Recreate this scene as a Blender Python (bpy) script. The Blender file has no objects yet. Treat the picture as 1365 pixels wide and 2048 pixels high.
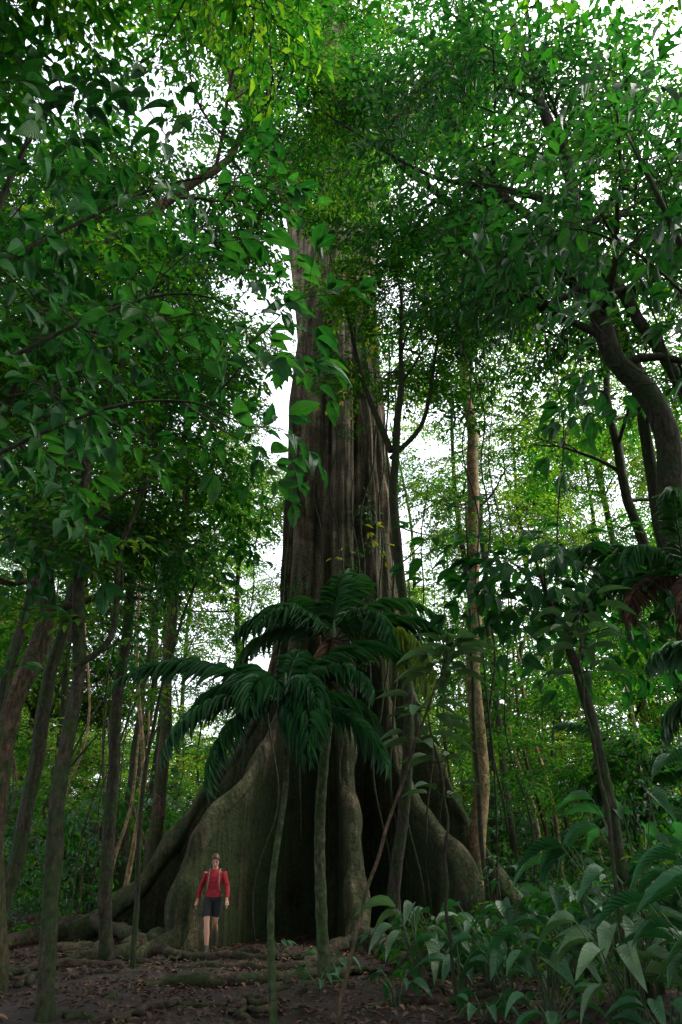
import bpy, math, random
import numpy as np
from mathutils import Vector, Matrix, noise
rng=np.random.default_rng(11)
random.seed(11)
S=bpy.context.scene
def U(a,b): return float(rng.uniform(a,b))
def nrm(v):
    v=np.asarray(v,float); l=np.linalg.norm(v,axis=-1,keepdims=True); return v/np.maximum(l,1e-9)

# ------------------------------------------------------------ mesh builder
class MB:
    def __init__(s): s.v=[];s.q=[];s.t=[];s.qm=[];s.tm=[];s.a=[];s.n=0
    def add(s,v,q=None,t=None,mat=0,attr=None):
        v=np.asarray(v,float).reshape(-1,3); s.v.append(v)
        s.a.append(np.zeros((len(v),3)) if attr is None else np.asarray(attr,float).reshape(-1,3))
        if q is not None and len(q):
            q=np.asarray(q,int).reshape(-1,4)+s.n; s.q.append(q); s.qm.append(np.full(len(q),mat))
        if t is not None and len(t):
            t=np.asarray(t,int).reshape(-1,3)+s.n; s.t.append(t); s.tm.append(np.full(len(t),mat))
        s.n+=len(v)
    def mesh(s,name,mats,smooth=True):
        v=np.concatenate(s.v); a=np.concatenate(s.a)
        q=np.concatenate(s.q) if s.q else np.zeros((0,4),int)
        t=np.concatenate(s.t) if s.t else np.zeros((0,3),int)
        qm=np.concatenate(s.qm) if s.qm else np.zeros(0,int); tm=np.concatenate(s.tm) if s.tm else np.zeros(0,int)
        me=bpy.data.meshes.new(name)
        me.vertices.add(len(v)); me.vertices.foreach_set('co',v.ravel().astype(np.float32))
        nl=len(q)*4+len(t)*3; me.loops.add(nl)
        me.loops.foreach_set('vertex_index',np.concatenate([q.ravel(),t.ravel()]).astype(np.int32))
        nf=len(q)+len(t); me.polygons.add(nf)
        st=np.concatenate([np.arange(len(q))*4,len(q)*4+np.arange(len(t))*3])
        me.polygons.foreach_set('loop_start',st.astype(np.int32))
        me.polygons.foreach_set('material_index',np.concatenate([qm,tm]).astype(np.int32))
        me.polygons.foreach_set('use_smooth',np.full(nf,smooth))
        at=me.attributes.new('lf','FLOAT_VECTOR','POINT'); at.data.foreach_set('vector',a.ravel().astype(np.float32))
        me.update(calc_edges=True); me.validate()
        for m in mats: me.materials.append(m)
        return me
    def obj(s,name,mats,parent=None,smooth=True,link=True):
        o=bpy.data.objects.new(name,s.mesh(name,mats,smooth))
        if link: S.collection.objects.link(o)
        if parent: o.parent=parent
        return o
def empty(name,loc=(0,0,0)):
    o=bpy.data.objects.new(name,None); S.collection.objects.link(o); o.location=loc; o.empty_display_size=.3; return o

def spline(pts,n):
    p=np.asarray(pts,float); m=len(p)
    if m<3: 
        u=np.linspace(0,1,n)[:,None]; return p[0]*(1-u)+p[-1]*u
    e=np.vstack([2*p[0]-p[1],p,2*p[-1]-p[-2]])
    out=[]
    for u in np.linspace(0,m-1,n):
        i=min(int(u),m-2); f=u-i; a,b,c,d=e[i:i+4]
        out.append(.5*((2*b)+(-a+c)*f+(2*a-5*b+4*c-d)*f*f+(-a+3*b-3*c+d)*f**3))
    return np.array(out)
def tube(mb,pts,rad,sides=7,mat=0,lump=0.0,ell=None,cap=True,lseed=0.):
    p=np.asarray(pts,float); n=len(p); rad=np.interp(np.linspace(0,1,n),np.linspace(0,1,len(np.atleast_1d(rad))),np.atleast_1d(rad)) if len(np.atleast_1d(rad))!=n else np.asarray(rad,float)
    T=nrm(np.gradient(p,axis=0)); ref=np.array([1.,0,0]) if abs(T[0][0])<.9 else np.array([0,1.,0])
    V=[];ang=np.linspace(0,2*math.pi,sides,endpoint=False); u=nrm(ref-T[0]*ref.dot(T[0]))
    for i in range(n):
        u=nrm(u-T[i]*u.dot(T[i])); w=np.cross(T[i],u)
        r=rad[i]*np.ones(sides)
        if lump: r=r*(1+lump*np.array([noise.noise(Vector((math.cos(a)*1.3+p[i][0]*.7,math.sin(a)*1.3,p[i][2]*1.6+p[i][1]*.5+lseed))) for a in ang]))
        V.append(p[i]+np.outer(np.cos(ang)*r,u)*(ell[0] if ell else 1)+np.outer(np.sin(ang)*r,w)*(ell[1] if ell else 1))
    V=np.concatenate(V); j=np.arange(sides); q=[]
    for i in range(n-1):
        q.append(np.stack([i*sides+j,i*sides+(j+1)%sides,(i+1)*sides+(j+1)%sides,(i+1)*sides+j],1))
    q=np.concatenate(q)
    t=[]
    if cap:
        V=np.vstack([V,p[0],p[-1]]); a=n*sides
        t=[(a,(k+1)%sides,k) for k in range(sides)]+[(a+1,(n-1)*sides+k,(n-1)*sides+(k+1)%sides) for k in range(sides)]
    mb.add(V,q,t,mat)

def leaf_template(rows,wf,sag,fold):
    V=[(0,0,0)];A=[(0,0)]
    for t in rows:
        w=wf(t)
        for s in (-1,0,1): V.append((t-.25*sag*sag*t**3,s*w*.5,-sag*t*t+abs(s)*fold*w)); A.append((t,s))
    V.append((1-.25*sag*sag,0,-sag)); A.append((1,0)); n=len(rows)
    T=[(0,2,1),(0,3,2)];Q=[]
    for i in range(n-1):
        a=1+3*i;b=a+3; Q+=[(a,a+1,b+1,b),(a+1,a+2,b+2,b+1)]
    a=1+3*(n-1);e=len(V)-1; T+=[(a,a+1,e),(a+1,a+2,e)]
    return np.array(V),np.array(A),np.array(Q,int).reshape(-1,4),np.array(T)
ovate=lambda t: math.sin(math.pi*min(1,t**.75))**.85
lance=lambda t: math.sin(math.pi*min(1,t**.6))**.8
TS=leaf_template([.3,.68],lambda t:{.3:1.,.68:.72}[t],.18,.12)
TB=leaf_template([.06,.2,.38,.56,.74,.9],ovate,.30,.13)
TBS=leaf_template([.06,.2,.38,.56,.74,.9],ovate,.6,.18)
TP=leaf_template([.1,.3,.5,.7,.87],lance,.45,.22)
def leaves(mb,tpl,pos,dx,up,L,W,lv,mat=0):
    V,A,Q,T=tpl; pos=np.asarray(pos,float).reshape(-1,3); N=len(pos)
    x=nrm(dx); y=nrm(np.cross(up,x)); z=np.cross(x,y)
    L=np.broadcast_to(L,(N,));W=np.broadcast_to(W,(N,)); m=len(V)
    P=pos[:,None,:]+x[:,None,:]*(V[None,:,0,None]*L[:,None,None])+y[:,None,:]*(V[None,:,1,None]*W[:,None,None])
    zz=(V[None,:,2]-0)*L[:,None]
    P=P+z[:,None,:]*zz[:,:,None]
    off=(np.arange(N)*m)[:,None,None]
    at=np.zeros((N,m,3)); at[:,:,0]=np.asarray(lv).reshape(-1,1); at[:,:,1]=A[None,:,0]; at[:,:,2]=A[None,:,1]
    mb.add(P.reshape(-1,3),(Q[None]+off).reshape(-1,4) if len(Q) else None,(T[None]+off).reshape(-1,3),mat,at.reshape(-1,3))

# ------------------------------------------------------------ materials
def M(name):
    m=bpy.data.materials.new(name); m.use_nodes=True; nt=m.node_tree; nt.nodes.clear()
    o=nt.nodes.new('ShaderNodeOutputMaterial'); return m,nt,o
def N(nt,t,**k):
    n=nt.nodes.new(t)
    for a,b in k.items():
        if a=='i':
            for kk,vv in b.items(): n.inputs[kk].default_value=vv
        else: setattr(n,a,b)
    return n
def ramp(nt,stops):
    r=nt.nodes.new('ShaderNodeValToRGB'); e=r.color_ramp.elements
    while len(e)<len(stops): e.new(.5)
    for el,(p,c) in zip(e,stops): el.position=p; el.color=(*c,1)
    return r
def leafmat(name,stops,trans=.4,rough=.45,veins=False,tint=(1.1,1.35,.5),spec=.4,simple=False):
    m,nt,o=M(name); lk=nt.links.new
    at=N(nt,'ShaderNodeAttribute',attribute_name='lf'); sp=N(nt,'ShaderNodeSeparateXYZ'); lk(at.outputs['Vector'],sp.inputs[0])
    oi=N(nt,'ShaderNodeObjectInfo')
    ad=N(nt,'ShaderNodeMath',operation='MULTIPLY_ADD',i={1:.5}); lk(sp.outputs[0],ad.inputs[0])
    mu=N(nt,'ShaderNodeMath',operation='MULTIPLY',i={1:.5}); lk(oi.outputs['Random'],mu.inputs[0]); lk(mu.outputs[0],ad.inputs[2])
    r=ramp(nt,stops); lk(ad.outputs[0],r.inputs[0])
    ab=N(nt,'ShaderNodeMath',operation='ABSOLUTE'); lk(sp.outputs[2],ab.inputs[0])
    col=r.outputs[0]
    if simple: bs=N(nt,'ShaderNodeBsdfDiffuse')
    else: bs=N(nt,'ShaderNodeBsdfPrincipled',i={'Roughness':rough,'Specular IOR Level':spec})
    if veins:
        mr=N(nt,'ShaderNodeMapRange',i={1:.03,2:.10,3:1.,4:0.}); lk(ab.outputs[0],mr.inputs[0])
        mx=N(nt,'ShaderNodeMixRGB',blend_type='MIX',i={2:(.07,.14,.04,1)}); 
        mm=N(nt,'ShaderNodeMath',operation='MULTIPLY',i={1:.5}); lk(mr.outputs[0],mm.inputs[0]); lk(mm.outputs[0],mx.inputs[0]); lk(col,mx.inputs[1])
        a1=N(nt,'ShaderNodeMath',operation='MULTIPLY',i={1:-.28}); lk(ab.outputs[0],a1.inputs[0])
        a2=N(nt,'ShaderNodeMath',operation='ADD'); lk(sp.outputs[1],a2.inputs[0]); lk(a1.outputs[0],a2.inputs[1])
        a3=N(nt,'ShaderNodeMath',operation='MULTIPLY',i={1:75.}); lk(a2.outputs[0],a3.inputs[0])
        a4=N(nt,'ShaderNodeMath',operation='SINE'); lk(a3.outputs[0],a4.inputs[0])
        nz=N(nt,'ShaderNodeTexNoise',i={'Scale':9.,'Detail':3.})
        m2=N(nt,'ShaderNodeMixRGB',blend_type='MULTIPLY',i={0:.55}); rr=ramp(nt,[(.3,(.45,.45,.45)),(.7,(1.3,1.3,1.3))]); lk(nz.outputs[0],rr.inputs[0]); lk(mx.outputs[0],m2.inputs[1]); lk(rr.outputs[0],m2.inputs[2])
        bp=N(nt,'ShaderNodeBump',i={'Strength':.35,'Distance':.01}); lk(a4.outputs[0],bp.inputs['Height']); lk(bp.outputs[0],bs.inputs['Normal'])
        col=m2.outputs[0]
    lk(col,bs.inputs[0])
    tm=N(nt,'ShaderNodeMixRGB',blend_type='MULTIPLY',i={0:1.,2:(*tint,1)}); lk(col,tm.inputs[1])
    tr=N(nt,'ShaderNodeBsdfTranslucent'); lk(tm.outputs[0],tr.inputs[0])
    ms=N(nt,'ShaderNodeMixShader',i={0:trans}); lk(bs.outputs[0],ms.inputs[1]); lk(tr.outputs[0],ms.inputs[2]); lk(ms.outputs[0],o.inputs[0])
    return m
def barkmat(name,dark,light,moss=(.03,.06,.015),mossamt=.4,sz=(9,9,.9),bump=.6,dist=.05,mossz=None,rough=.9,ridge=False):
    m,nt,o=M(name); lk=nt.links.new
    tc=N(nt,'ShaderNodeTexCoord'); mp=N(nt,'ShaderNodeMapping',i={'Scale':sz}); lk(tc.outputs['Object'],mp.inputs[0])
    n1=N(nt,'ShaderNodeTexNoise',i={'Scale':1.,'Detail':7.,'Roughness':.65,'Distortion':.4}); lk(mp.outputs[0],n1.inputs[0])
    n2=N(nt,'ShaderNodeTexNoise',i={'Scale':.9 if mossz else 1.7,'Detail':6.,'Roughness':.75}); lk(tc.outputs['Object'],n2.inputs[0])
    n3=N(nt,'ShaderNodeTexNoise',i={'Scale':14.,'Detail':4.,'Roughness':.7}); lk(tc.outputs['Object'],n3.inputs[0])
    r=ramp(nt,[(.36,dark),(.5,tuple((a*.6+b*.4) for a,b in zip(dark,light))),(.66,light)]); lk(n1.outputs[0],r.inputs[0])
    r3=ramp(nt,[(.3,(.4,.4,.4)),(.7,(1.4,1.4,1.4))]); lk(n3.outputs[0],r3.inputs[0])
    mc=N(nt,'ShaderNodeMixRGB',blend_type='MULTIPLY',i={0:1.}); lk(r.outputs[0],mc.inputs[1]); lk(r3.outputs[0],mc.inputs[2])
    rm=ramp(nt,[(.62-.35*mossamt,(0,0,0)),(.74-.35*mossamt,(1,1,1))]); lk(n2.outputs[0],rm.inputs[0])
    fac=rm.outputs[0]; base=mc.outputs[0]
    if mossz:
        sx=N(nt,'ShaderNodeSeparateXYZ'); lk(tc.outputs['Object'],sx.inputs[0])
        mr=N(nt,'ShaderNodeMapRange',i={1:mossz[0],2:mossz[1],3:.9,4:.35}); lk(sx.outputs[2],mr.inputs[0])
        mu=N(nt,'ShaderNodeMath',operation='MULTIPLY'); lk(fac,mu.inputs[0]); lk(mr.outputs[0],mu.inputs[1]); fac=mu.outputs[0]
        n4=N(nt,'ShaderNodeTexNoise',i={'Scale':.8,'Detail':5.,'Roughness':.65,'Distortion':1.}); lk(tc.outputs['Object'],n4.inputs[0])
        r4=ramp(nt,[(.38,(.42,.41,.38)),(.60,(1.25,1.22,1.15))]); lk(n4.outputs[0],r4.inputs[0])
        wx=N(nt,'ShaderNodeMixRGB',blend_type='MULTIPLY',i={0:1.}); lk(base,wx.inputs[1]); lk(r4.outputs[0],wx.inputs[2]); base=wx.outputs[0]
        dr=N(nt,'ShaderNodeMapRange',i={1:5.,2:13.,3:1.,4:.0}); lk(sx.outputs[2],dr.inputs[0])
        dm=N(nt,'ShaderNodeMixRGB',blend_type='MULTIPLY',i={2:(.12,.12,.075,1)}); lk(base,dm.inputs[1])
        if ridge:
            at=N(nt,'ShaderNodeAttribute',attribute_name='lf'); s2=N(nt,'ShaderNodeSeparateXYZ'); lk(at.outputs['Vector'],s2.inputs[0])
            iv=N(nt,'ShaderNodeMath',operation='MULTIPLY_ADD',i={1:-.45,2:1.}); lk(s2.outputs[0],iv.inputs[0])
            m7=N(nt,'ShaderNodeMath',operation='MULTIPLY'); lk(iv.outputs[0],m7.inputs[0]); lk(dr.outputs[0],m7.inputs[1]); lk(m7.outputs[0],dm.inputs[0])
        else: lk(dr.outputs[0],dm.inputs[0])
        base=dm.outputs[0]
    m3=N(nt,'ShaderNodeMixRGB',blend_type='MULTIPLY',i={0:1.,1:(*moss,1)}); lk(r3.outputs[0],m3.inputs[2])
    mx=N(nt,'ShaderNodeMixRGB'); lk(m3.outputs[0],mx.inputs[2]); m8=N(nt,'ShaderNodeMath',operation='MULTIPLY',i={1:.75}); lk(fac,m8.inputs[0]); lk(m8.outputs[0],mx.inputs[0]); lk(base,mx.inputs[1])
    bs=N(nt,'ShaderNodeBsdfPrincipled',i={'Roughness':rough,'Specular IOR Level':.15}); lk(mx.outputs[0],bs.inputs['Base Color'])
    ah=N(nt,'ShaderNodeMath',operation='MULTIPLY_ADD',i={1:.3}); lk(n3.outputs[0],ah.inputs[0]); lk(n1.outputs[0],ah.inputs[2])
    bp=N(nt,'ShaderNodeBump',i={'Strength':bump,'Distance':dist}); lk(ah.outputs[0],bp.inputs['Height']); lk(bp.outputs[0],bs.inputs['Normal'])
    lk(bs.outputs[0],o.inputs[0]); return m
def plain(name,c,rough=.7,nscale=30,var=.35,spec=.3):
    m,nt,o=M(name); lk=nt.links.new
    nz=N(nt,'ShaderNodeTexNoise',i={'Scale':nscale,'Detail':4.}); tc=N(nt,'ShaderNodeTexCoord'); lk(tc.outputs['Object'],nz.inputs[0])
    r=ramp(nt,[(.3,tuple(x*(1-var) for x in c)),(.7,tuple(min(1,x*(1+var)) for x in c))]); lk(nz.outputs[0],r.inputs[0])
    bs=N(nt,'ShaderNodeBsdfPrincipled',i={'Roughness':rough,'Specular IOR Level':spec}); lk(r.outputs[0],bs.inputs['Base Color']); lk(bs.outputs[0],o.inputs[0]); return m

m_leafA=leafmat('canopy_leaf',[(0,(.006,.045,.008)),(.4,(.015,.088,.014)),(.72,(.055,.15,.018)),(1,(.16,.25,.028))],.5,tint=(1.4,1.6,.45),simple=True)
m_leafM=leafmat('glossy_leaf',[(0,(.005,.042,.010)),(.45,(.012,.08,.018)),(.82,(.035,.13,.022)),(1,(.11,.20,.03))],.42,.4,tint=(1.35,1.55,.5),spec=.3)
m_leafY=leafmat('sun_tint_leaf',[(0,(.02,.10,.013)),(.45,(.085,.18,.026)),(1,(.22,.30,.045))],.5,tint=(1.4,1.45,.5),simple=True)  # lighter yellow-green base colour paints sunlight into the background leaves
m_leafD=leafmat('broad_leaf',[(0,(.005,.042,.010)),(.5,(.010,.075,.017)),(1,(.035,.135,.024))],.42,.45,True,spec=.2)
m_leafG=leafmat('understory_leaf',[(0,(.009,.052,.018)),(.5,(.022,.095,.035)),(1,(.055,.15,.06))],.33,.42,True,tint=(1,1.3,.6),spec=.4)
m_leafP=leafmat('grey_green_leaf',[(0,(.045,.10,.045)),(.5,(.085,.16,.075)),(1,(.14,.22,.11))],.3,.4,True,tint=(1,1.3,.6),spec=.45)
m_leafYel=leafmat('yellow_leaf',[(0,(.25,.26,.03)),(1,(.45,.38,.05))],.4)
m_palm=leafmat('palm_leaf',[(0,(.008,.045,.014)),(.5,(.018,.085,.025)),(1,(.045,.14,.04))],.35,.48,False,spec=.35)
m_palmY=leafmat('palm_leaf_yellowing',[(0,(.06,.14,.02)),(1,(.20,.26,.03))],.4,.45,False)
m_dead=leafmat('dead_leaf',[(0,(.03,.015,.010)),(.7,(.075,.040,.024)),(1,(.24,.14,.06))],.15,.8,False,tint=(1,.9,.6))
m_twig=plain('twig',(.03,.027,.015),.9)
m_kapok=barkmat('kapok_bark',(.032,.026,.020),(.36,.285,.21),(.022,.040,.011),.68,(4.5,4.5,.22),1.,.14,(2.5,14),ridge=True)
m_barkD=barkmat('dark_bark',(.010,.009,.006),(.06,.048,.034),(.018,.036,.009),.55,(22,22,5),.9,.04)
m_barkB=barkmat('brown_bark',(.024,.017,.011),(.12,.080,.052),(.020,.038,.010),.5,(20,20,5),.8,.04)
m_barkP=barkmat('pale_bark',(.11,.075,.04),(.34,.235,.13),(.05,.07,.02),.4,(9,9,5),.5,.02)
m_stem=plain('green_stem',(.03,.05,.018),.65,30,.7)
m_pst=barkmat('palm_stem',(.010,.013,.006),(.07,.08,.038),(.018,.04,.010),.5,(16,16,10),.7,.02)
m_root=barkmat('root_bark',(.012,.009,.006),(.085,.058,.042),(.018,.034,.009),.5,(9,9,9),.9,.05)

# ------------------------------------------------------------ sprays
def spray(name,mat,seed,L=1.2,nt_=9,tl=.55,ll=.11,lw=.045,step=.055,tpl=TS,droop=.15,twigr=.006):
    r=np.random.default_rng(seed); mb=MB(); ax=spline([(0,0,0),(L*.5,r.uniform(-.08,.08),.05),(L,r.uniform(-.15,.15),-droop)],8); tube(mb,ax,[twigr*1.6,twigr*.6],4,1,cap=False)
    P=[];D=[];Up=[]
    def along(c,skip=0):
        seg=np.linalg.norm(np.diff(c,axis=0),axis=1).sum(); n=max(2,int(seg/step)); side=1
        cc=spline(c,n)
        T=nrm(np.gradient(cc,axis=0))
        for i in range(n):
            if i/n<skip: continue
            side=-side; lat=np.cross((0,0,1),T[i]); 
            d=T[i]*r.uniform(.5,.9)+lat*side*r.uniform(.6,1)+np.array([0,0,r.uniform(-.45,.15)])
            P.append(cc[i]);D.append(d);Up.append(np.array([r.normal()*.35,r.normal()*.35,1]))
        P.append(cc[-1]);D.append(T[-1]);Up.append([0,0,1])
    along(ax,.3)
    for k in range(nt_):
        f=(k+1)/(nt_+1); p=ax[int(f*7)]; s=1 if k%2 else -1; a=s*r.uniform(.5,1.1)
        ln=tl*(1.15-.6*abs(f-.35))*r.uniform(.7,1.2); e=p+np.array([math.cos(a)*ln,math.sin(a)*ln,r.uniform(-.22,.18)]); mid=(p+e)/2+np.array([0,0,.05])
        c=spline([p,mid,e],5); tube(mb,c,[twigr,twigr*.4],3,1,cap=False); along(c,.12)
    P=np.array(P);n=len(P); l=ll*r.uniform(.65,1.2,n)
    leaves(mb,tpl,P,np.array(D),np.array(Up),l,l*lw/ll,r.uniform(0,1,n),0)
    return bpy.data.objects.new(name,mb.mesh(name,[mat,m_twig],tpl is not TS))
def coll(name,objs):
    c=bpy.data.collections.new(name)
    for o in objs: c.objects.link(o)
    return c
C_can=coll('canopy_sprays',[spray(f'canopy_spray_{i}',m_leafA,20+i,L=1.2,nt_=10+i%3,ll=(.12,.14,.16,.13)[i%4],lw=(.052,.06,.064,.05)[i%4],step=.065) for i in range(5)])
C_mid=coll('glossy_sprays',[spray(f'glossy_spray_{i}',m_leafM,30+i,L=1.2,nt_=8,ll=(.22,.19,.25)[i],lw=(.085,.08,.075)[i],step=.115,droop=.25) for i in range(3)])
C_bg=coll('sun_tint_sprays',[spray(f'sunlit_spray_{i}',m_leafY if i%2 else m_leafA,40+i,L=1.3,nt_=12,ll=.11,lw=.05,step=.06) for i in range(4)])  # every other spray has the sunlight painted into its leaf colour
C_und=coll('understory_sprays',[spray(f'understory_spray_{i}',m_leafA if i%2 else m_leafG,60+i,L=1.1,nt_=6,tl=.5,ll=.21,lw=.085,step=.12,tpl=TS if i<3 else TB,droop=.3) for i in range(4)])
C_brd=coll('broad_sprays',[spray(f'broad_spray_{i}',m_leafD,80+i,L=.8,nt_=4,tl=.35,ll=.22,lw=.105,step=.12,tpl=TB,droop=.22,twigr=.004) for i in range(4)])
C_yel=coll('yellow_sprays',[spray(f'yellow_spray_{i}',m_leafYel,90+i,L=.5,nt_=2,tl=.25,ll=.16,lw=.06,step=.12,tpl=TB) for i in range(2)])
lit=[]
for i in range(3):
    mb=MB(); n=16; P=np.c_[rng.uniform(-.5,.5,(n,2)),rng.uniform(.01,.03,n)]; a=rng.uniform(0,6.28,n); l=rng.uniform(.05,.13,n)
    leaves(mb,TB,P,np.c_[np.cos(a),np.sin(a),rng.uniform(-.1,.25,n)],rng.normal(0,.25,(n,3))+[0,0,1],l,l*.42,rng.uniform(0,1,n)); lit.append(bpy.data.objects.new(f'litter_{i}',mb.mesh(f'litter_{i}',[m_dead])))
C_lit=coll('litter_clusters',lit)

_ng={}
def ngroup(c):
    if c.name in _ng: return _ng[c.name]
    ng=bpy.data.node_groups.new('scatter_'+c.name,'GeometryNodeTree')
    ng.interface.new_socket(name='Geometry',in_out='INPUT',socket_type='NodeSocketGeometry'); ng.interface.new_socket(name='Geometry',in_out='OUTPUT',socket_type='NodeSocketGeometry')
    gi=ng.nodes.new('NodeGroupInput');go=ng.nodes.new('NodeGroupOutput');ip=ng.nodes.new('GeometryNodeInstanceOnPoints');ci=ng.nodes.new('GeometryNodeCollectionInfo')
    ci.inputs['Collection'].default_value=c; ci.inputs['Separate Children'].default_value=True; ci.inputs['Reset Children'].default_value=True
    ng.links.new(gi.outputs[0],ip.inputs['Points']); ng.links.new(ci.outputs[0],ip.inputs['Instance']); ip.inputs['Pick Instance'].default_value=True
    for nm,ty,s in (('rot','FLOAT_VECTOR','Rotation'),('scl','FLOAT','Scale'),('idx','INT','Instance Index')):
        a=ng.nodes.new('GeometryNodeInputNamedAttribute'); a.data_type=ty; a.inputs['Name'].default_value=nm
        ng.links.new([o for o in a.outputs if o.enabled and o.name.startswith('Attribute')][0],ip.inputs[s])
    ng.links.new(ip.outputs[0],go.inputs[0]); _ng[c.name]=ng; return ng
COUNT=0
def scatter(name,P,rot,scl,c,parent=None):
    global COUNT
    P=np.asarray(P,np.float32).reshape(-1,3); n=len(P); COUNT+=n
    if n==0: return
    me=bpy.data.meshes.new(name); me.vertices.add(n); me.vertices.foreach_set('co',P.ravel())
    a=me.attributes.new('rot','FLOAT_VECTOR','POINT'); a.data.foreach_set('vector',np.asarray(rot,np.float32).ravel())
    a=me.attributes.new('scl','FLOAT','POINT'); a.data.foreach_set('value',np.asarray(scl,np.float32).ravel())
    a=me.attributes.new('idx','INT','POINT'); a.data.foreach_set('value',rng.integers(0,len(c.objects),n).astype(np.int32))
    o=bpy.data.objects.new(name,me); S.collection.objects.link(o)
    if parent: o.parent=parent
    md=o.modifiers.new('scatter','NODES'); md.node_group=ngroup(c); return o
def rots(n,yaw=None,tilt=.35):
    y=rng.uniform(0,6.283,n) if yaw is None else yaw
    return np.c_[rng.normal(0,tilt,n),rng.normal(.1,tilt,n),y]

# ------------------------------------------------------------ trees
def limb(mb,tips,p0,d,L,r,sub,mat=0,nsub=5,nsp=5,up=.25,sides=6):
    d=nrm(d); pts=[p0]; cur=np.array(p0,float); dd=d.copy(); n=5
    for i in range(n):
        dd=nrm(dd+rng.normal(0,.20,3)+np.array([0,0,up*.25])); cur=cur+dd*L/n; pts.append(cur.copy())
    c=spline(pts,9); tube(mb,c,[r,r*.75,r*.5,r*.25],sides,mat,cap=False)
    T=nrm(np.gradient(c,axis=0))
    if sub>0:
        for k in range(nsub):
            f=.3+.7*(k+.5)/nsub; i=int(f*8); lat=nrm(np.cross(T[i],(0,0,1))+1e-6)*(1 if k%2 else -1)
            limb(mb,tips,c[i],T[i]*.6+lat*U(.5,1.1)+np.array([0,0,U(-.3,.4)]),L*U(.35,.6),r*.45,sub-1,mat,nsub,nsp,up,4)
        for k in range(2): tips.append((c[6+k]+rng.normal(0,.15,3),T[6+k]))
    else:
        for k in range(nsp):
            i=int(2+6*k/max(1,nsp-1)); lat=np.cross(T[i],(0,0,1))*(1 if k%2 else -1)
            tips.append((c[i],T[i]+lat*U(.2,1.1)))
def tree(name,pts,r,start,nl,ll,c,bark,scl=1.,nsub=4,nsp=3,sub=1,elev=(.1,.8),az=None,lump=.25,extra=None,yawj=.5,frac=1.,lr=.5):
    e=empty(name); mb=MB(); tips=[]
    n=max(10,int(len(pts)*6)); cp=spline(pts,n)
    w=np.array([[noise.noise(Vector((p[2]*.5,i*9.1,p[0]))) for i in (1,2)]+[0] for p in cp])*.22*min(1,ll/3); w[0]*=0; cp=cp+w
    rr=np.interp(np.linspace(0,1,n),np.linspace(0,1,len(r)),r); rr[0]*=1.35
    tube(mb,cp,rr,12,0,lump)
    for k in range(nl):
        f=start+(1-start)*(k+rng.uniform(0,1))/nl; i=min(n-1,int(f*(n-1)))
        a=(k*2.4+U(-.5,.5)) if az is None else U(*az); el=U(*elev)
        limb(mb,tips,cp[i],(math.cos(a)*math.cos(el),math.sin(a)*math.cos(el),math.sin(el)),ll*U(.65,1.15)*(1.1-.35*f),rr[i]*lr,sub,0,nsub,nsp)
    if extra:
        for (lp,lr_) in extra:
            c2=spline(lp,14); tube(mb,c2,lr_,8,0,.15,cap=False); T=nrm(np.gradient(c2,axis=0))
            for k in range(4,14,2):
                lat=np.cross(T[k],(0,0,1))*(1 if k%4 else -1)
                limb(mb,tips,c2[k],T[k]*.6+lat+np.array([0,0,.2]),ll*.4,np.interp(k/13,np.linspace(0,1,len(lr_)),lr_)*.5,0,0,nsub,nsp)
            tips.append((c2[-1],T[-1]))
    mb.obj('trunk_and_limbs',[bark],e)
    if frac<1: tips=[t for t in tips if rng.uniform()<frac]
    P=np.array([t[0] for t in tips]); D=np.array([t[1] for t in tips])
    yaw=np.arctan2(D[:,1],D[:,0])+rng.normal(0,yawj,len(P))
    scatter('leaves',P,rots(len(P),yaw,.3),rng.uniform(.8,1.4,len(P))*scl,c,e)
    return e

tree('rainforest_tree',[(-4.65,11,-.2),(-5.2,11,3.1),(-5.0,11.1,5.1),(-5.3,11.2,7),(-5.5,11.5,11),(-5.2,12,16)],[.17,.15,.12,.06],.42,10,3.2,C_mid,m_barkB)
tree('rainforest_tree',[(-3.14,9,-.2),(-3.48,9,2.8),(-3.55,9,3.9),(-3.75,9.05,5.6),(-3.9,9.2,8),(-3.6,9.4,11)],[.10,.085,.07,.03],.6,7,2.1,C_can,m_barkD,extra=[([(-3.55,9,3.8),(-3.1,9,4.3),(-3.2,9.1,5.6),(-2.9,9.4,7.5)],[.05,.04,.02])])
tree('rainforest_tree',[(-4.0,14,-.2),(-4.4,14,4),(-4.7,14,9),(-4.9,14,13),(-5,14,18)],[.12,.11,.10,.05],.66,9,3.6,C_can,m_barkD)
tree('rainforest_tree',[(-4.9,20,-.2),(-4.9,20,4),(-5.2,20,8),(-5.1,20,13),(-5.6,20,17)],[.19,.17,.14,.07],.7,5,2.8,C_bg,m_barkB)
tree('rainforest_tree',[(5.9,10,-.2),(5.6,10,3),(5.35,10,6),(5.5,10,8.9),(5.05,10,10.1),(4.9,10,12),(5.0,10,15.4),(4.4,10,21)],[.26,.23,.21,.20,.18,.16,.14,.08],.55,11,4.0,C_mid,m_barkD,extra=[
  ([(4.9,10,11.8),(4.2,10,11.3),(3.7,10.2,11.5),(2.6,10.4,13.2),(2.0,10.5,14)],[.08,.06,.04,.02]),([(5.0,10,14),(3.6,10.5,15.3),(2.0,10.8,16.2),(-.6,11,19)],[.10,.07,.05,.02])])
tree('pale_trunk_tree',[(3.35,19,-.2),(3.6,19,4),(3.95,19,9),(4.3,19,14),(4.6,19.3,20),(4.5,19.5,25)],[.22,.20,.19,.17,.10],.7,8,3.6,C_can,m_barkP,lump=.1)
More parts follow.
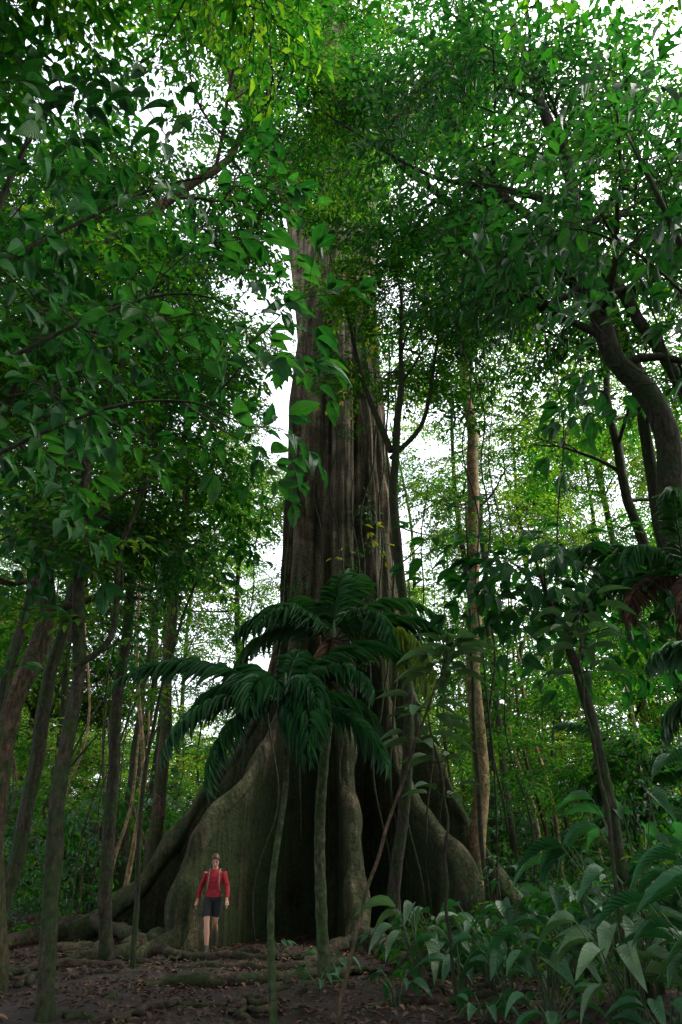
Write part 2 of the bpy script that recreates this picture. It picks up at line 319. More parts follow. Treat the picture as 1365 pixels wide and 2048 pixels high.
tree('rainforest_tree',[(1.1,15.2,-.2),(1.35,15,4),(1.4,15,8),(1.35,15,11.5),(1.7,15,14),(1.7,15,17.5)],[.12,.11,.11,.08,.03],.72,7,2.7,C_can,m_barkD,nsub=4,extra=[
  ([(1.3,15,11),(.6,14.9,13.2),(.2,14.8,15.4),(-.4,14.6,18)],[.09,.07,.05,.02]),([(1.3,15,10.8),(2.2,15,12),(2.7,15,14.5),(3.2,15,17)],[.08,.06,.04,.02])])
ARCH=[(2.8,11.5),(-1.9,11.0),(.6,13.2)]
for b,h,ll,cc in [((7.6,15),19,4.0,0),((-8.2,17),21,4.0,1),((-7.6,8.5),15,3.6,0),((8.5,8),15,3.6,1),((2.8,11.5),20,4.4,1),((-1.9,11.0),20,4.6,0),((.6,13.2),23,4.2,0),((6.2,27),29,4.2,0),((-7.6,27),28,4.0,0),((14,24),22,4.4,0),((-14,22),22,4.4,0),
  ((-6.2,14.5),22,4.6,1),((6.4,12.5),22,4.2,0)]:
    x,y=b
    if b in ARCH:
        sx=7.2 if x>0 else -6.8
        pts=[(sx,y-1,-.2),(sx*.98,y-1,h*.3),(sx*.86,y-.6,h*.6),(x*.8+sx*.2,y,h*.85),(x,y,h)]; st=.64
    else: pts=[(x,y,-.2),(x+U(-.3,.3),y,h*.3),(x+U(-.5,.5),y,h*.6),(x+U(-.8,.8),y+U(-.5,.5),h)]; st=.54
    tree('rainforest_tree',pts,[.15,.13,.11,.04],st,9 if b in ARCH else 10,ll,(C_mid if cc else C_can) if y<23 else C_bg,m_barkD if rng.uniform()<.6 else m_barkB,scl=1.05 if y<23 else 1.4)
for x,y,h in [(-4.2,.5,12),(4.9,1.2,13),(-1.2,-5.5,14),(-2.9,2.6,16),(4.2,-4,13)]:  # out-of-view trees around the camera, added to shade the near plants and ground
    tree('rainforest_tree',[(x,y,-.2),(x+.2,y,h*.4),(x-.2,y,h*.7),(x*.6,y+1,h)],[.16,.14,.1,.04],.58,10,3.6,C_can,m_barkD,scl=1.2,elev=(0,.5))

tree('broadleaf_tree',[(-3.7,4.6,-.2),(-3.7,4.6,3),(-3.5,4.7,6),(-3.4,4.8,9.5)],[.07,.06,.05,.02],.45,7,1.8,C_brd,m_barkD,nsub=3,nsp=2,lr=.3,extra=[
 ([(-3.6,4.6,3.8),(-2.2,4.8,4.9),(-1.4,5,5.2),(-.85,5.1,5.0)],[.02,.013,.006]),([(-3.5,4.7,5),(-2.2,4.9,6.2),(-1.5,5.1,6.6),(-.9,5.2,6.4)],[.022,.014,.006]),([(-3.4,4.7,6.5),(-2.4,5,7.8),(-1.8,5.1,8.3),(-1.2,5.1,8.4)],[.02,.013,.006])])
tree('broadleaf_tree',[(-4.9,7.6,-.2),(-4.8,7.6,3),(-4.5,7.6,7),(-4.2,7.7,10)],[.08,.07,.05,.02],.5,5,1.9,C_brd,m_barkD,nsub=3,nsp=2,lr=.3,scl=1.1)
tree('broadleaf_tree',[(5.1,6.2,-.2),(5,6.2,4),(4.6,6.3,8),(4.2,6.4,11)],[.07,.06,.05,.02],.4,7,1.8,C_brd,m_barkD,nsub=3,nsp=2,lr=.3,scl=1.1,extra=[([(4.7,6.3,7),(3.9,6.4,8.6),(3.2,6.5,9.2),(2.6,6.5,9.0)],[.025,.015,.006])])
tree('broadleaf_tree',[(3.7,10,-.2),(3.65,10,2),(3.45,10,4),(3.2,10,5.0),(3.1,10,5.8)],[.09,.08,.06,.02],.6,5,1.1,C_brd,m_barkD,scl=1.35,nsub=2,nsp=2,lr=.35)

# ------------------------------------------------------------ kapok
kap=empty('kapok_tree')
fins=[((-.955,-.30),[(0,6.9),(.35,5.9),(.9,5.1),(1.8,4.5),(3,3.75),(4.2,2.9),(5.6,2.25),(8,1.85),(30,1.2)],.17),
 ((-.625,-.78),[(0,5.9),(.25,5.5),(1.4,5.25),(2,5.0),(2.5,4.6),(3.2,3.8),(4.2,2.95),(5.5,2.3),(8,1.95),(30,1.2)],.15),
 ((.06,-1.),[(0,4.5),(.3,4.1),(.9,3.7),(1.8,3.2),(3,2.7),(4.5,2.25),(6.5,1.95),(9,1.8),(30,1.2)],.17),
 ((.6,-.8),[(0,5.8),(.4,5.1),(1.0,4.8),(1.6,4.5),(2.1,3.8),(2.7,3.0),(3.7,2.35),(6,1.95),(9,1.8),(30,1.2)],.14),
 ((1,-.12),[(0,5.6),(.4,4.7),(1,4.1),(1.8,3.6),(2.7,3.15),(4.4,2.45),(5.7,2.05),(8,1.8),(30,1.2)],.16),
 ((-.45,.89),[(0,5.6),(.8,4.7),(2,3.8),(4,2.6),(6,2),(30,1.2)],.2),((.6,.8),[(0,5.4),(.8,4.5),(2,3.6),(4,2.5),(6,2),(30,1.2)],.2)]
fa=[math.atan2(f[0][1],f[0][0]) for f in fins]
th=list(np.linspace(-math.pi,math.pi,520,endpoint=False))
for a in fa: th+=list(a+np.sign(np.linspace(-1,1,80))*np.abs(np.linspace(-1,1,80))**1.7*.26)
th=np.array(sorted(((t+math.pi)%(2*math.pi)-math.pi) for t in th)); th=th[np.r_[True,np.diff(th)>1e-4]]
zs=np.concatenate([np.linspace(-.5,6,95),np.linspace(6.1,16,60),np.linspace(16.3,40,50)])
V=np.zeros((len(zs),len(th),3)); RA=np.zeros((len(zs),len(th),3))
def warp(t,r,ph,z):
    ex=np.maximum(0,r-2.2)
    return t+.05*np.sin(r*1.25+ph+z*.35)*np.minimum(1,ex/1.5)+.015*np.sin(z*1.3+ph)*np.minimum(1,ex)
creases=[(-2.62,.10,.38),(-2.15,.05,.2),(-1.75,.06,.32),(-1.22,.045,.18),(-.78,.09,.36),(-.3,.06,.2),(.7,.08,.3),(2.1,.08,.3)]
for iz,z in enumerate(zs):
    core=np.interp(z,[0,3,6,9,12,20,27,31,40],[1.15,1.2,1.36,1.46,1.43,1.25,1.02,.84,.6])
    r=np.full(len(th),core)
    ph=np.zeros(len(th)); best=np.full(len(th),9.); Lb=np.full(len(th),1.)
    for k,(a,f) in enumerate(zip(fa,fins)):
        L=np.interp(z,[q[0] for q in f[1]],[q[1] for q in f[1]])*(core/1.2 if z>26 else 1); 
        d=np.abs((th-a+math.pi)%(2*math.pi)-math.pi)
        w=f[2]*np.interp(z,[0,1,5,9,20],[1.3,1,1.2,2.1,2.8])
        slab=np.where(d<1.4,w/np.maximum(np.sin(np.minimum(d,1.4)),1e-3),0)
        slab=np.where(d<1.4,(np.maximum(slab,1e-3)**-5+max(L,.1)**-5.)**(-1/5),0)
        r=(r**7+np.maximum(slab,0)**7)**(1/7)
        m=d<best; best=np.where(m,d,best); ph=np.where(m,k*1.7,ph); Lb=np.where(m,L,Lb)
    fl=np.interp(z,[0,6,12,25,40],[0.03,.07,.10,.09,.05])
    nz=np.array([noise.noise(Vector((math.cos(t)*2.6,math.sin(t)*2.6,z*.10)))+.6*noise.noise(Vector((math.cos(t)*7,math.sin(t)*7,z*.16)))+.3*noise.noise(Vector((math.cos(t)*18,math.sin(t)*18,z*.5))) for t in th])
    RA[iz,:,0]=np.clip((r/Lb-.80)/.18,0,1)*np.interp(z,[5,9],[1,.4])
    r=r*(1+fl*nz*1.6)+.07*nz
    ca=np.interp(z,[3,6.5,18,28,34],[0,1,.9,.5,0])
    for (c0,cw,cd) in creases:
        cc=c0+.16*noise.noise(Vector((z*.16,c0*5,0)))+.03*noise.noise(Vector((z*.9,c0*5,4)))
        dd=np.abs((th-cc+math.pi)%(2*math.pi)-math.pi); dep=cd*(1+.7*noise.noise(Vector((z*.22,c0*9,7))))
        r=r-ca*dep*np.exp(-(dd/cw)**2)
    tw=warp(th,r,ph,z)
    cx=np.interp(z,[0,12,20,30,36,42],[0,-.05,-.12,.35,.1,-.5])
    V[iz,:,0]=cx+np.cos(tw)*r; V[iz,:,1]=20+np.sin(tw)*r; V[iz,:,2]=z
nz_,nt_=len(zs),len(th); mb=MB(); I=np.arange(nz_-1)[:,None]; J=np.arange(nt_)[None]
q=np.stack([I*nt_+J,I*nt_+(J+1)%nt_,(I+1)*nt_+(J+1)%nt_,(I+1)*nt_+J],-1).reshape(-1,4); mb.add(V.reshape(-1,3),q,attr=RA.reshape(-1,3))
for k,(a,f) in enumerate(zip(fa,fins)):
    tab=f[1]; zz=np.linspace(8.5,.12,44); pts=[]
    for z in zz:
        r=float(np.interp(z,[q_[0] for q_ in tab],[q_[1] for q_ in tab]))-.05; t=float(warp(a,np.array(r),k*1.7,z)); pts.append((math.cos(t)*r,20+math.sin(t)*r,z))
    r0=tab[0][1]; t=float(warp(a,np.array(r0),k*1.7,0)); pts+=[(math.cos(t)*(r0+.3),20+math.sin(t)*(r0+.3),.02),(math.cos(t+.04)*(r0+.9),20+math.sin(t+.04)*(r0+.9),-.15)]
    R=np.concatenate([np.interp(np.linspace(0,1,44),[0,.35,.7,.9,1],[.06,.13,.19,.24,.24]),[.17,.08]]); R=R*(1+.12*np.sin(np.arange(46)*.8+k))
    P_=spline(pts,90); P_=P_+np.array([[.10*noise.noise(Vector((i*.12,k*4.,1))),.10*noise.noise(Vector((i*.12,k*4.,8))),0] for i in range(90)])
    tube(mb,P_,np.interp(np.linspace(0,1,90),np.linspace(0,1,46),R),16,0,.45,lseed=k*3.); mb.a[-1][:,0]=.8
tips=[]
def klimb(pts,rad,side=True):
    c=spline(pts,22); tube(mb,c,rad,16,0,.25)
    T=nrm(np.gradient(c,axis=0))
    if side:
        for k in range(9,22,2):
            a=U(0,6.28); limb(mb,tips,c[k],np.array([math.cos(a),math.sin(a),U(-.1,.6)])+T[k]*.5,U(4,6.5),.13,1,0,4,4)
klimb([(-.5,20,17),(-1.2,20,22),(-2.0,20,27),(-3.8,19.8,32),(-6.2,19.5,38),(-9,19,43)],[.9,.75,.6,.5,.45,.25])
klimb([(.3,20,26),(1.6,20.4,31),(4,21,36),(7.5,21.5,41)],[.8,.6,.45,.22])
klimb([(.2,20,30),(-.6,18.6,36),(-.6,16.5,41),(0,14,45)],[.7,.6,.45,.22])
klimb([(0,20.5,28),(-1,23,34),(-1,26,40)],[.7,.5,.3])
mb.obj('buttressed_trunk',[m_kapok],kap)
P=np.array([t[0] for t in tips]);D=np.array([t[1] for t in tips]); scatter('leaves',P,rots(len(P),np.arctan2(D[:,1],D[:,0]),.3),rng.uniform(1.3,2.0,len(P)),C_can,kap)
P=[];Y=[]
for k in range(80):
    a=U(-2.9,-.2); z=U(5,26); rr_=np.interp(z,[5,9,20,27],[1.75,1.7,1.45,1.15])+.05; P.append((math.cos(a)*rr_,20+math.sin(a)*rr_,z)); Y.append(a+U(-.5,.5))
scatter('climbing_leaves',P,rots(80,np.array(Y),.5),rng.uniform(.35,.8,80),C_mid,kap)

mb=MB()
def groot(pts,rad):
    c=spline([(x,y,z) for x,y,z in pts],34); s=pts[0][0]*3; c[:,0]+=[.16*noise.noise(Vector((i*.3,s,1))) for i in range(34)]; c[:,1]+=[.16*noise.noise(Vector((i*.3,s,7))) for i in range(34)]; c[:,2]+=[.07*noise.noise(Vector((i*.4,pts[0][1],5))) for i in range(34)]; tube(mb,c,rad,9,0,.45,lseed=s)
for a in [([(-3.6,15.6,.2),(-4.0,14.9,.12),(-4.5,14.0,.06),(-4.6,13.0,-.08)],[.2,.14,.1,.05]),([(-6,17.9,.2),(-6.7,16.6,.12),(-6.6,15,.04),(-7.2,13.5,-.1)],[.24,.16,.1,.05]),
 ([(-5.6,17.9,.35),(-4.9,17,.28),(-4.2,16.3,.2),(-3.7,15.5,.0)],[.17,.14,.13,.08]),([(-3.6,15.3,.1),(-2.9,14.5,.07),(-1.4,14.3,.05),(-.2,14.9,-.08)],[.09,.07,.06,.04]),
 ([(-3.2,11.6,-.03),(-2.2,11.3,.06),(-1.2,11.6,.07),(-.3,12.3,.06),(.4,13.2,-.05)],[.04,.08,.10,.08,.05]),([(-3.6,12.4,-.05),(-2.4,13,.05),(-1.2,13,.04),(.2,13.8,.03)],[.05,.07,.06,.05]),
 ([(.45,15.6,.25),(.8,14.4,.12),(1.2,12.6,.06),(1.1,11.2,-.05)],[.2,.15,.1,.05]),([(.3,15.8,.1),(-.4,14.4,.08),(-.6,12.8,-.05)],[.15,.10,.04]),
 ([(.9,10.2,-.03),(1.3,10.6,.08),(1.0,11.6,.1),(1.5,12.6,0)],[.04,.06,.06,.03]),([(-5.2,12.8,0),(-4.3,13.2,.06),(-3.5,13.1,.04),(-2.8,13.5,-.05)],[.05,.07,.06,.03]),
 ([(0.2,9.6,-.03),(.8,9.9,.05),(1.7,9.7,.06),(2.4,10.3,0)],[.03,.05,.05,.03]),([(-4.6,16.2,.05),(-5.4,15.2,.07),(-5.2,13.8,.02),(-5.9,12.4,-.05)],[.1,.09,.07,.04])]: groot(*a)
for k in range(75):
    x=U(-6.5,2.5);y=U(8.8,15.5);a=U(0,6.28);l=U(.6,2.2)
    if math.hypot(x+2.5,y-15.5)<1.3: continue
    groot([(x,y,-.03),(x+math.cos(a)*l*.5,y+math.sin(a)*l*.5,.04),(x+math.cos(a+.5)*l,y+math.sin(a+.5)*l,-.04)],[.015,U(.02,.055),.015])
mb.obj('surface_roots',[m_root],kap)

# ------------------------------------------------------------ ground
gm,nt,o=M('forest_floor'); lk=nt.links.new
tc=N(nt,'ShaderNodeTexCoord'); n1=N(nt,'ShaderNodeTexNoise',i={'Scale':.6,'Detail':6.,'Roughness':.7}); n2=N(nt,'ShaderNodeTexNoise',i={'Scale':11.,'Detail':7.,'Roughness':.75})
v1=N(nt,'ShaderNodeTexVoronoi',i={'Scale':16.})
for n_ in (n1,n2,v1): lk(tc.outputs['Object'],n_.inputs['Vector'])
r1=ramp(nt,[(.3,(.011,.008,.006)),(.55,(.027,.018,.014)),(.75,(.055,.036,.027))]); lk(n2.outputs[0],r1.inputs[0])
r2=ramp(nt,[(.35,(.5,.5,.45)),(.65,(1.3,1.2,1.1))]); lk(n1.outputs[0],r2.inputs[0])
mx=N(nt,'ShaderNodeMixRGB',blend_type='MULTIPLY',i={0:1.}); lk(r1.outputs[0],mx.inputs[1]); lk(r2.outputs[0],mx.inputs[2])
bs=N(nt,'ShaderNodeBsdfPrincipled',i={'Roughness':.75,'Specular IOR Level':.25}); lk(mx.outputs[0],bs.inputs['Base Color'])
bp=N(nt,'ShaderNodeBump',i={'Strength':1.,'Distance':.08}); a=N(nt,'ShaderNodeMath',operation='MULTIPLY_ADD',i={1:.4}); lk(v1.outputs[0],a.inputs[0]); lk(n2.outputs[0],a.inputs[2]); lk(a.outputs[0],bp.inputs['Height']); lk(bp.outputs[0],bs.inputs['Normal']); lk(bs.outputs[0],o.inputs[0])
g=np.sinh(np.linspace(-4.2,4.2,260))/math.sinh(4.2)*260
X,Y=np.meshgrid(g,g+12)
WX,WY=-2.5,15.35
def gz(x,y): 
    d=math.hypot(x-WX,y-WY); k=min(1,d/1.5)
    return k*(.09*noise.noise(Vector((x*.5,y*.5,0)))+.045*noise.noise(Vector((x*2.2,y*2.2,3))))
Z=np.array([gz(x,y) for x,y in zip(X.ravel(),Y.ravel())])
mb=MB(); n=len(g); I=np.arange(n-1)[:,None];J=np.arange(n-1)[None]; mb.add(np.c_[X.ravel(),Y.ravel(),Z],np.stack([I*n+J,I*n+J+1,(I+1)*n+J+1,(I+1)*n+J],-1).reshape(-1,4)); mb.obj('ground',[gm])
P=np.c_[rng.uniform(-10,9,1800),rng.uniform(7,26,1800),np.zeros(1800)]; P[:,2]=[gz(x,y)+.01 for x,y,_ in P]
scatter('leaf_litter',P,np.c_[np.zeros((1800,2)),rng.uniform(0,6.28,1800)],rng.uniform(.7,1.2,1800),C_lit)

# ------------------------------------------------------------ background forest
bg=empty('background_forest'); mb=MB(); tips=[]
for k in range(28):
    y=U(30,64); x=U(-.72,.72)*y; h=U(13,21) if k%3 else U(28,36)
    if abs(x)<2.5: x+=4
    top=(x+U(-1,1),y,h); pts=[(x,y,-.3),(x+U(-.4,.4),y,h*.35),(x+U(-.7,.7),y,h*.7),top]; c=spline(pts,16); r=U(.12,.28); tube(mb,c,[r,r*.8,r*.35],9,int(rng.integers(0,3)) if k%4==0 else int(rng.integers(0,2)),.15)
    for j in range(8):
        i=int(U(7,15)); a=U(0,6.28); limb(mb,tips,c[i],(math.cos(a),math.sin(a),U(0,.7)),U(3,4.6),r*.35,1,0,3,3)
for k in range(100):
    y=U(21,45); x=U(-.6,.6)*y
    if abs(x)<5 and y<27: x+=math.copysign(5,x)
    h=U(5,13); c=spline([(x,y,-.2),(x+U(-.5,.5),y,h*.3),(x+U(-.5,.5),y,h*.6),(x+U(-1,1),y,h)],12); r=U(.03,.09); tube(mb,c,[r,r*.5],6,int(rng.integers(0,3)))
# taller crowns standing beyond the kapok
r2g=np.random.default_rng(5); keep=rng; rng=r2g
for (x,y,h,n_) in [(-5.2,34,21,8),(-9.5,36,24,8),(6.6,33,27,9),(10.5,35,25,9),(3.6,40,26,7),(-3,42,24,6),(16,38,26,8),(-17,38,26,7),(-12.5,31,17,6)]:
    pts=[(x,y,-.3),(x+.3,y,h*.35),(x-.3,y,h*.7),(x,y,h)]; c=spline(pts,16); tube(mb,c,[.2,.16,.07],9,0,.15)
    for j in range(n_):
        i=int(U(9,15)); a=j*2.4+U(-.4,.4); limb(mb,tips,c[i],(math.cos(a),math.sin(a),U(0,.6)),U(3,5),.07,1,0,3,3)
rng=keep
mb.obj('distant_trunks',[m_barkD,m_barkB,m_barkP],bg)
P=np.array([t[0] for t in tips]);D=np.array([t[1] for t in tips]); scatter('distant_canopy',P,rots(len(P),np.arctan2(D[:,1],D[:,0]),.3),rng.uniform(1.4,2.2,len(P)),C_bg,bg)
def vol(n,yr,zr,xs,thr,sc,excl=None,pw=1.25):
    out=[]
    while len(out)<n:
        y=U(*yr);x=U(-xs,xs)*y+U(-2,2);z=zr[0]+(zr[1]-zr[0])*rng.uniform()**pw
        if noise.noise(Vector((x*sc,y*sc,z*sc)))<thr: continue
        if excl and excl(x,y,z): continue
        out.append((x,y,z))
    return np.array(out)
ex=lambda x,y,z: (math.hypot(x,y-20)<(7 if z<3 else 4.0)) or (x<-2 and x>-9 and y<21 and z<1.5)
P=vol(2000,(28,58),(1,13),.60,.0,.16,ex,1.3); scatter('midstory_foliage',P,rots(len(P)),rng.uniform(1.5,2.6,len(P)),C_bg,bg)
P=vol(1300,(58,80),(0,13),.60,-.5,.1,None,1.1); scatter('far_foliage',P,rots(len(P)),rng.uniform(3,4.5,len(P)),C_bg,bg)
us=empty('understory_shrubs')
P=vol(1300,(24,44),(0,4.0),.6,-.15,.3,ex); scatter('shrub_leaves',P,rots(len(P)),rng.uniform(1.0,1.8,len(P)),C_und,us)
P=vol(380,(14,26),(3,10),.6,.08,.25,lambda x,y,z: ex(x,y,z) or abs(x)<3.8); scatter('sapling_leaves',P,rots(len(P)),rng.uniform(.8,1.2,len(P)),C_can,us)
def box(n,xr,yr,zr): return np.c_[rng.uniform(*xr,n),rng.uniform(*yr,n),zr[0]+(zr[1]-zr[0])*rng.uniform(0,1,n)**1.5]
P=np.vstack([box(330,(2.8,9),(7.5,17),(.1,1.3)),box(170,(4.8,9),(9,16),(1,3.8)),box(150,(-9.5,-7),(15,22),(0,2.6)),box(60,(1.3,3),(11.5,14.5),(.05,.6))]); scatter('low_plants',P,rots(len(P)),rng.uniform(.5,.95,len(P)),C_und,us)
P=np.array([(.2,14.6,12.6),(.0,14.5,13.4),(-.2,14.5,11.7),(.5,14.4,14.6),(.3,14.4,8.6),(.9,14.4,14.2),(.1,14.4,7.6),(.4,14.4,13.0),(.7,14.4,8.0)]); scatter('yellow_leaves',P,rots(len(P)),rng.uniform(.8,1.2,len(P)),C_yel,us)

# ------------------------------------------------------------ palms
def frond(mb,p0,az,el,L,droop,n=30,lw=.05,lmax=.42,mat=0,hang=.5,gap=.14):
    h=np.array([math.cos(az),math.sin(az),0]); t=np.linspace(0,1,16); tw=U(-.5,.5)
    ang=el-droop*t**1.5; st=L/15; pts=[np.array(p0,float)]
    sd=np.cross(h,(0,0,1))
    for i,a in enumerate(ang[1:]): pts.append(pts[-1]+(h*math.cos(a)+np.array([0,0,math.sin(a)])+sd*tw*(i/15)*.5)*st)
    c=np.array(pts); tube(mb,c,[.016,.011,.004],5,2,cap=False)
    cc=spline(c,n*2); T=nrm(np.gradient(cc,axis=0)); side=nrm(sd+np.array([0,0,U(-.5,.5)]))
    P=[];D=[];Up=[];LL=[]
    for i in range(int(gap*2*n),2*n):
        f=i/(2*n-1); 
        for s in (-1,1):
            if rng.uniform()<.08: continue
            up=nrm(np.cross(side,T[i])); up=up if up[2]>0 else -up
            d=T[i]*(.55+.6*f)+side*s*(1.0-.35*f)+up*U(-.05,.3)-np.array([0,0,1])*hang*U(.2,1.2)
            P.append(cc[i]);D.append(d);Up.append(up+side*s*.25+rng.normal(0,.22,3)); LL.append(lmax*(.35+.65*math.sin(math.pi*min(1,(f-gap)/(1-gap)*.85+.12)))*U(.75,1.1))
    LL=np.array(LL); leaves(mb,TP,P,np.array(D),np.array(Up),LL,np.full(len(LL),lw)*rng.uniform(.7,1.15,len(LL)),rng.uniform(0,1,len(LL)),mat)
def palm(name,pts,r,fr,mats=None,**k):
    mb=MB(); c=spline(pts,60); rr=np.interp(np.linspace(0,1,60),[0,1],r); rr=rr*(1+.10*((np.arange(60)%3)==0)); tube(mb,c,rr,10,3,.12)
    e=c[-1]
    for f in fr: frond(mb,e+np.array([0,0,U(-.15,.05)]),math.radians(f[0]+U(-6,6)),math.radians(f[1]+U(-5,5)),f[2]*U(.92,1.08),math.radians(f[3]),mat=f[4] if len(f)>4 else 0,**k)
    tube(mb,[c[-4],e,e+np.array([0,0,.35])],[r[1]*1.2,r[1]*1.1,.01],8,2)
    return mb.obj(name,[m_palm,m_palmY,m_stem,m_pst,m_dead])
palm('palm_tree',[(-.72,9,-.1),(-.80,9,1.2),(-.68,9,2.4),(-.73,9,3.4)],[.042,.03],
 [(185,38,2.2,70),(160,25,1.9,75),(205,8,1.8,75),(250,30,1.3,95),(300,25,1.2,110),(80,65,1.6,70),(25,55,1.9,70),(15,20,1.7,80),(335,40,1.5,95),(130,60,1.7,80),(220,-15,1.6,60),(-75,-5,1.5,75),(-60,10,1.6,85),(-20,-5,1.6,60)],lw=.042,lmax=.46,n=26,hang=.45)
palm('palm_tree',[(-.22,11.3,-.1),(-.32,11.3,2),(-.17,11.3,4.0),(-.12,11.3,4.9)],[.085,.065],
 [(5,40,2.1,85),(-30,15,2.0,90,1),(-5,0,1.9,80,1),(185,50,2.0,95),(60,70,2.1,60),(120,65,2.1,70),(230,45,1.9,100),(-60,35,1.8,115),(90,80,1.9,50),(165,30,2.0,85),(35,55,2.2,75),(-95,-30,1.6,50,4),(-120,-45,1.3,40,4)],lw=.048,lmax=.55,n=28,hang=.45)
palm('palm_tree',[(6.0,9.6,-.1),(5.8,9.6,2.5),(5.3,9.6,4.6),(5.2,9.6,5.3)],[.06,.045],[(a,U(20,70),U(1.8,2.4),U(70,110),0) for a in range(0,360,36)]+[(200,-10,1.7,60,4),(240,-20,1.5,50,4)],lw=.042,lmax=.45)
palm('palm_tree',[(8.6,21.5,-.1),(8.5,21.5,1.2),(8.4,21.5,2.4)],[.09,.07],[(a,U(30,70),U(2,2.8),U(70,100),0) for a in range(0,360,32)],lw=.055,lmax=.6)
palm('palm_tree',[(6.8,16,-.1),(6.7,16,1.8),(6.6,16,3.2)],[.07,.05],[(a,U(20,70),U(1.6,2.2),U(70,100),0) for a in range(0,360,36)],lw=.045,lmax=.5)
palm('palm_tree',[(4.9,7.2,-.1),(4.6,7.2,1.8),(4.3,7.2,3.2)],[.035,.03],[(a,U(10,60),U(1.0,1.4),U(60,100),0) for a in range(0,360,45)],lw=.035,lmax=.34)

# ------------------------------------------------------------ broad-leaved herbs
def herb(name,x,y,n,H,ll,ww,seed=0,mat=None,spread=.45,tpl=TBS):
    mb=MB(); P=[];D=[];Up=[];L=[];W=[]
    for k in range(n):
        a=k*2.399+U(-.3,.3); h=H*U(.45,1); s=spread*U(.5,1.2)*h/max(H,.1)*H**.5
        e=np.array([math.cos(a)*s,math.sin(a)*s,h]); b=np.array([U(-.05,.05),U(-.05,.05),-.05])
        c=spline([b,b*.3+e*np.array([.35,.35,.6]),e],8); tube(mb,c,[.011,.006],5,1,cap=False)
        l=ll*U(.6,1.2); P.append(e);D.append((math.cos(a+U(-.4,.4)),math.sin(a+U(-.4,.4)),U(-.25,.5)));Up.append((U(-.4,.4),U(-.4,.4),1));L.append(l);W.append(l*ww*U(.85,1.1))
    leaves(mb,tpl,P,np.array(D),np.array(Up),np.array(L),np.array(W),rng.uniform(0,1,n))
    o=mb.obj(name,[mat or m_leafG,m_stem]); o.location=(x,y,gz(x,y)); return o
for i,(x,y,n,H,l,w) in enumerate([(2.2,8.8,11,.9,.48,.42),(2.9,8.2,12,1.1,.5,.4),(3.4,7.2,12,1.2,.5,.38),(3.9,8.6,13,1.5,.6,.36),(1.5,10.2,12,.7,.42,.45),(1.0,10.8,12,1.0,.55,.42),(2.0,11,11,1.0,.42,.4),(2.9,10.2,12,1.2,.5,.4),
  (3.4,6.2,11,1.0,.48,.36),(2.7,7.0,10,.55,.38,.45),(4.3,7.0,12,1.7,.6,.34),(4.6,9.6,12,1.9,.7,.36),(3.8,5.6,12,1.6,.55,.34),(2.0,7.9,10,.45,.32,.5),(1.5,12.4,12,1.0,.5,.4),(2.6,12.6,12,1.3,.5,.4),(3.6,12,12,1.7,.6,.38),
  (.65,9.8,7,.35,.26,.5),(-.3,10.6,6,.3,.22,.5),(2.6,6.1,9,.4,.32,.45),(5.2,8.2,12,2.1,.75,.34),(-.1,12.2,7,.35,.25,.5),(-1.1,14.6,6,.3,.2,.5),(1.9,9.4,11,.7,.45,.42),(5.0,11.4,13,2.2,.7,.36),(1.5,8.7,8,.3,.3,.5),(3.0,5.4,9,.6,.36,.4),(3.3,9.2,12,1.9,.6,.38),
  (3.1,6.6,12,1.5,.6,.34),(2.6,7.6,11,1.1,.5,.38),(3.55,6.7,12,1.9,.62,.32),(4.4,8.4,14,2.6,.75,.32),(4.1,10.6,13,2.4,.7,.34)]):
    herb('broadleaf_plant',x,y,n,H,l,w,mat=m_leafP if i in (1,5,12,29) else None)
def sapling(name,pts,r,tiers,ll,ww,bark=None,lm=None):
    mb=MB(); c=spline(pts,30); c[1:,0]+=[.04*noise.noise(Vector((i*.4,pts[0][0],2))) for i in range(29)]; tube(mb,c,r,7,1,.2); P=[];D=[];Up=[];L=[]
    for (f,n) in tiers:
        i=int(f*29); 
        for k in range(n):
            a=k*6.283/n+U(-.4,.4); d=np.array([math.cos(a),math.sin(a),U(-.1,.35)]); e=c[i]+d*U(.1,.28)+np.array([0,0,U(-.05,.12)]); tube(mb,[c[i],e],[.006,.004],4,1,cap=False)
            P.append(e);D.append(d);Up.append((U(-.3,.3),U(-.3,.3),1));L.append(ll*U(.7,1.15))
    L=np.array(L); leaves(mb,TB,P,np.array(D),np.array(Up),L,L*ww*rng.uniform(.85,1.1,len(L)),rng.uniform(0,1,len(L)))
    return mb.obj(name,[lm or m_leafG,bark or m_barkB])
sapling('slanting_sapling',[(-.08,9,-.1),(.3,9,1.2),(.75,9,2.4),(1.3,9,3.7),(1.45,9,4.1)],[.026,.02,.012],[(.60,6),(.68,7),(.76,7),(.86,8),(.93,8),(1,7)],.46,.40,None,m_leafP)
sapling('sapling',[(1.35,9.6,-.1),(1.3,9.6,1),(1.35,9.6,2.2),(1.2,9.6,3.2)],[.025,.02,.010],[(.7,5),(.85,6),(1,7)],.40,.42,m_barkD,m_leafP)
sapling('sapling',[(2.6,14,-.1),(2.62,14,3),(2.75,14,6),(2.9,14,9)],[.05,.04,.02],[(.5,3),(.7,4),(.9,5),(1,6)],.34,.4,m_barkD)
sapling('sapling',[(-3.9,8,-.1),(-3.8,8,2),(-3.9,8,4),(-3.7,8,5.4)],[.03,.02,.010],[(.6,5),(.75,6),(.88,7),(1,7)],.32,.4,m_barkD)
sapling('sapling',[(-3.3,13,-.1),(-3.5,13,3),(-3.2,13,5.5),(-2.6,13,8)],[.05,.035,.015],[(.6,5),(.8,6),(1,7)],.32,.4,m_barkD)
sapling('sapling',[(2.9,8.4,-.1),(3.0,8.4,2),(2.95,8.4,3.4),(3.1,8.4,4.4)],[.03,.02,.010],[(.75,5),(.85,6),(.93,7),(1,7)],.46,.42,m_barkD,m_leafP)
mb=MB()
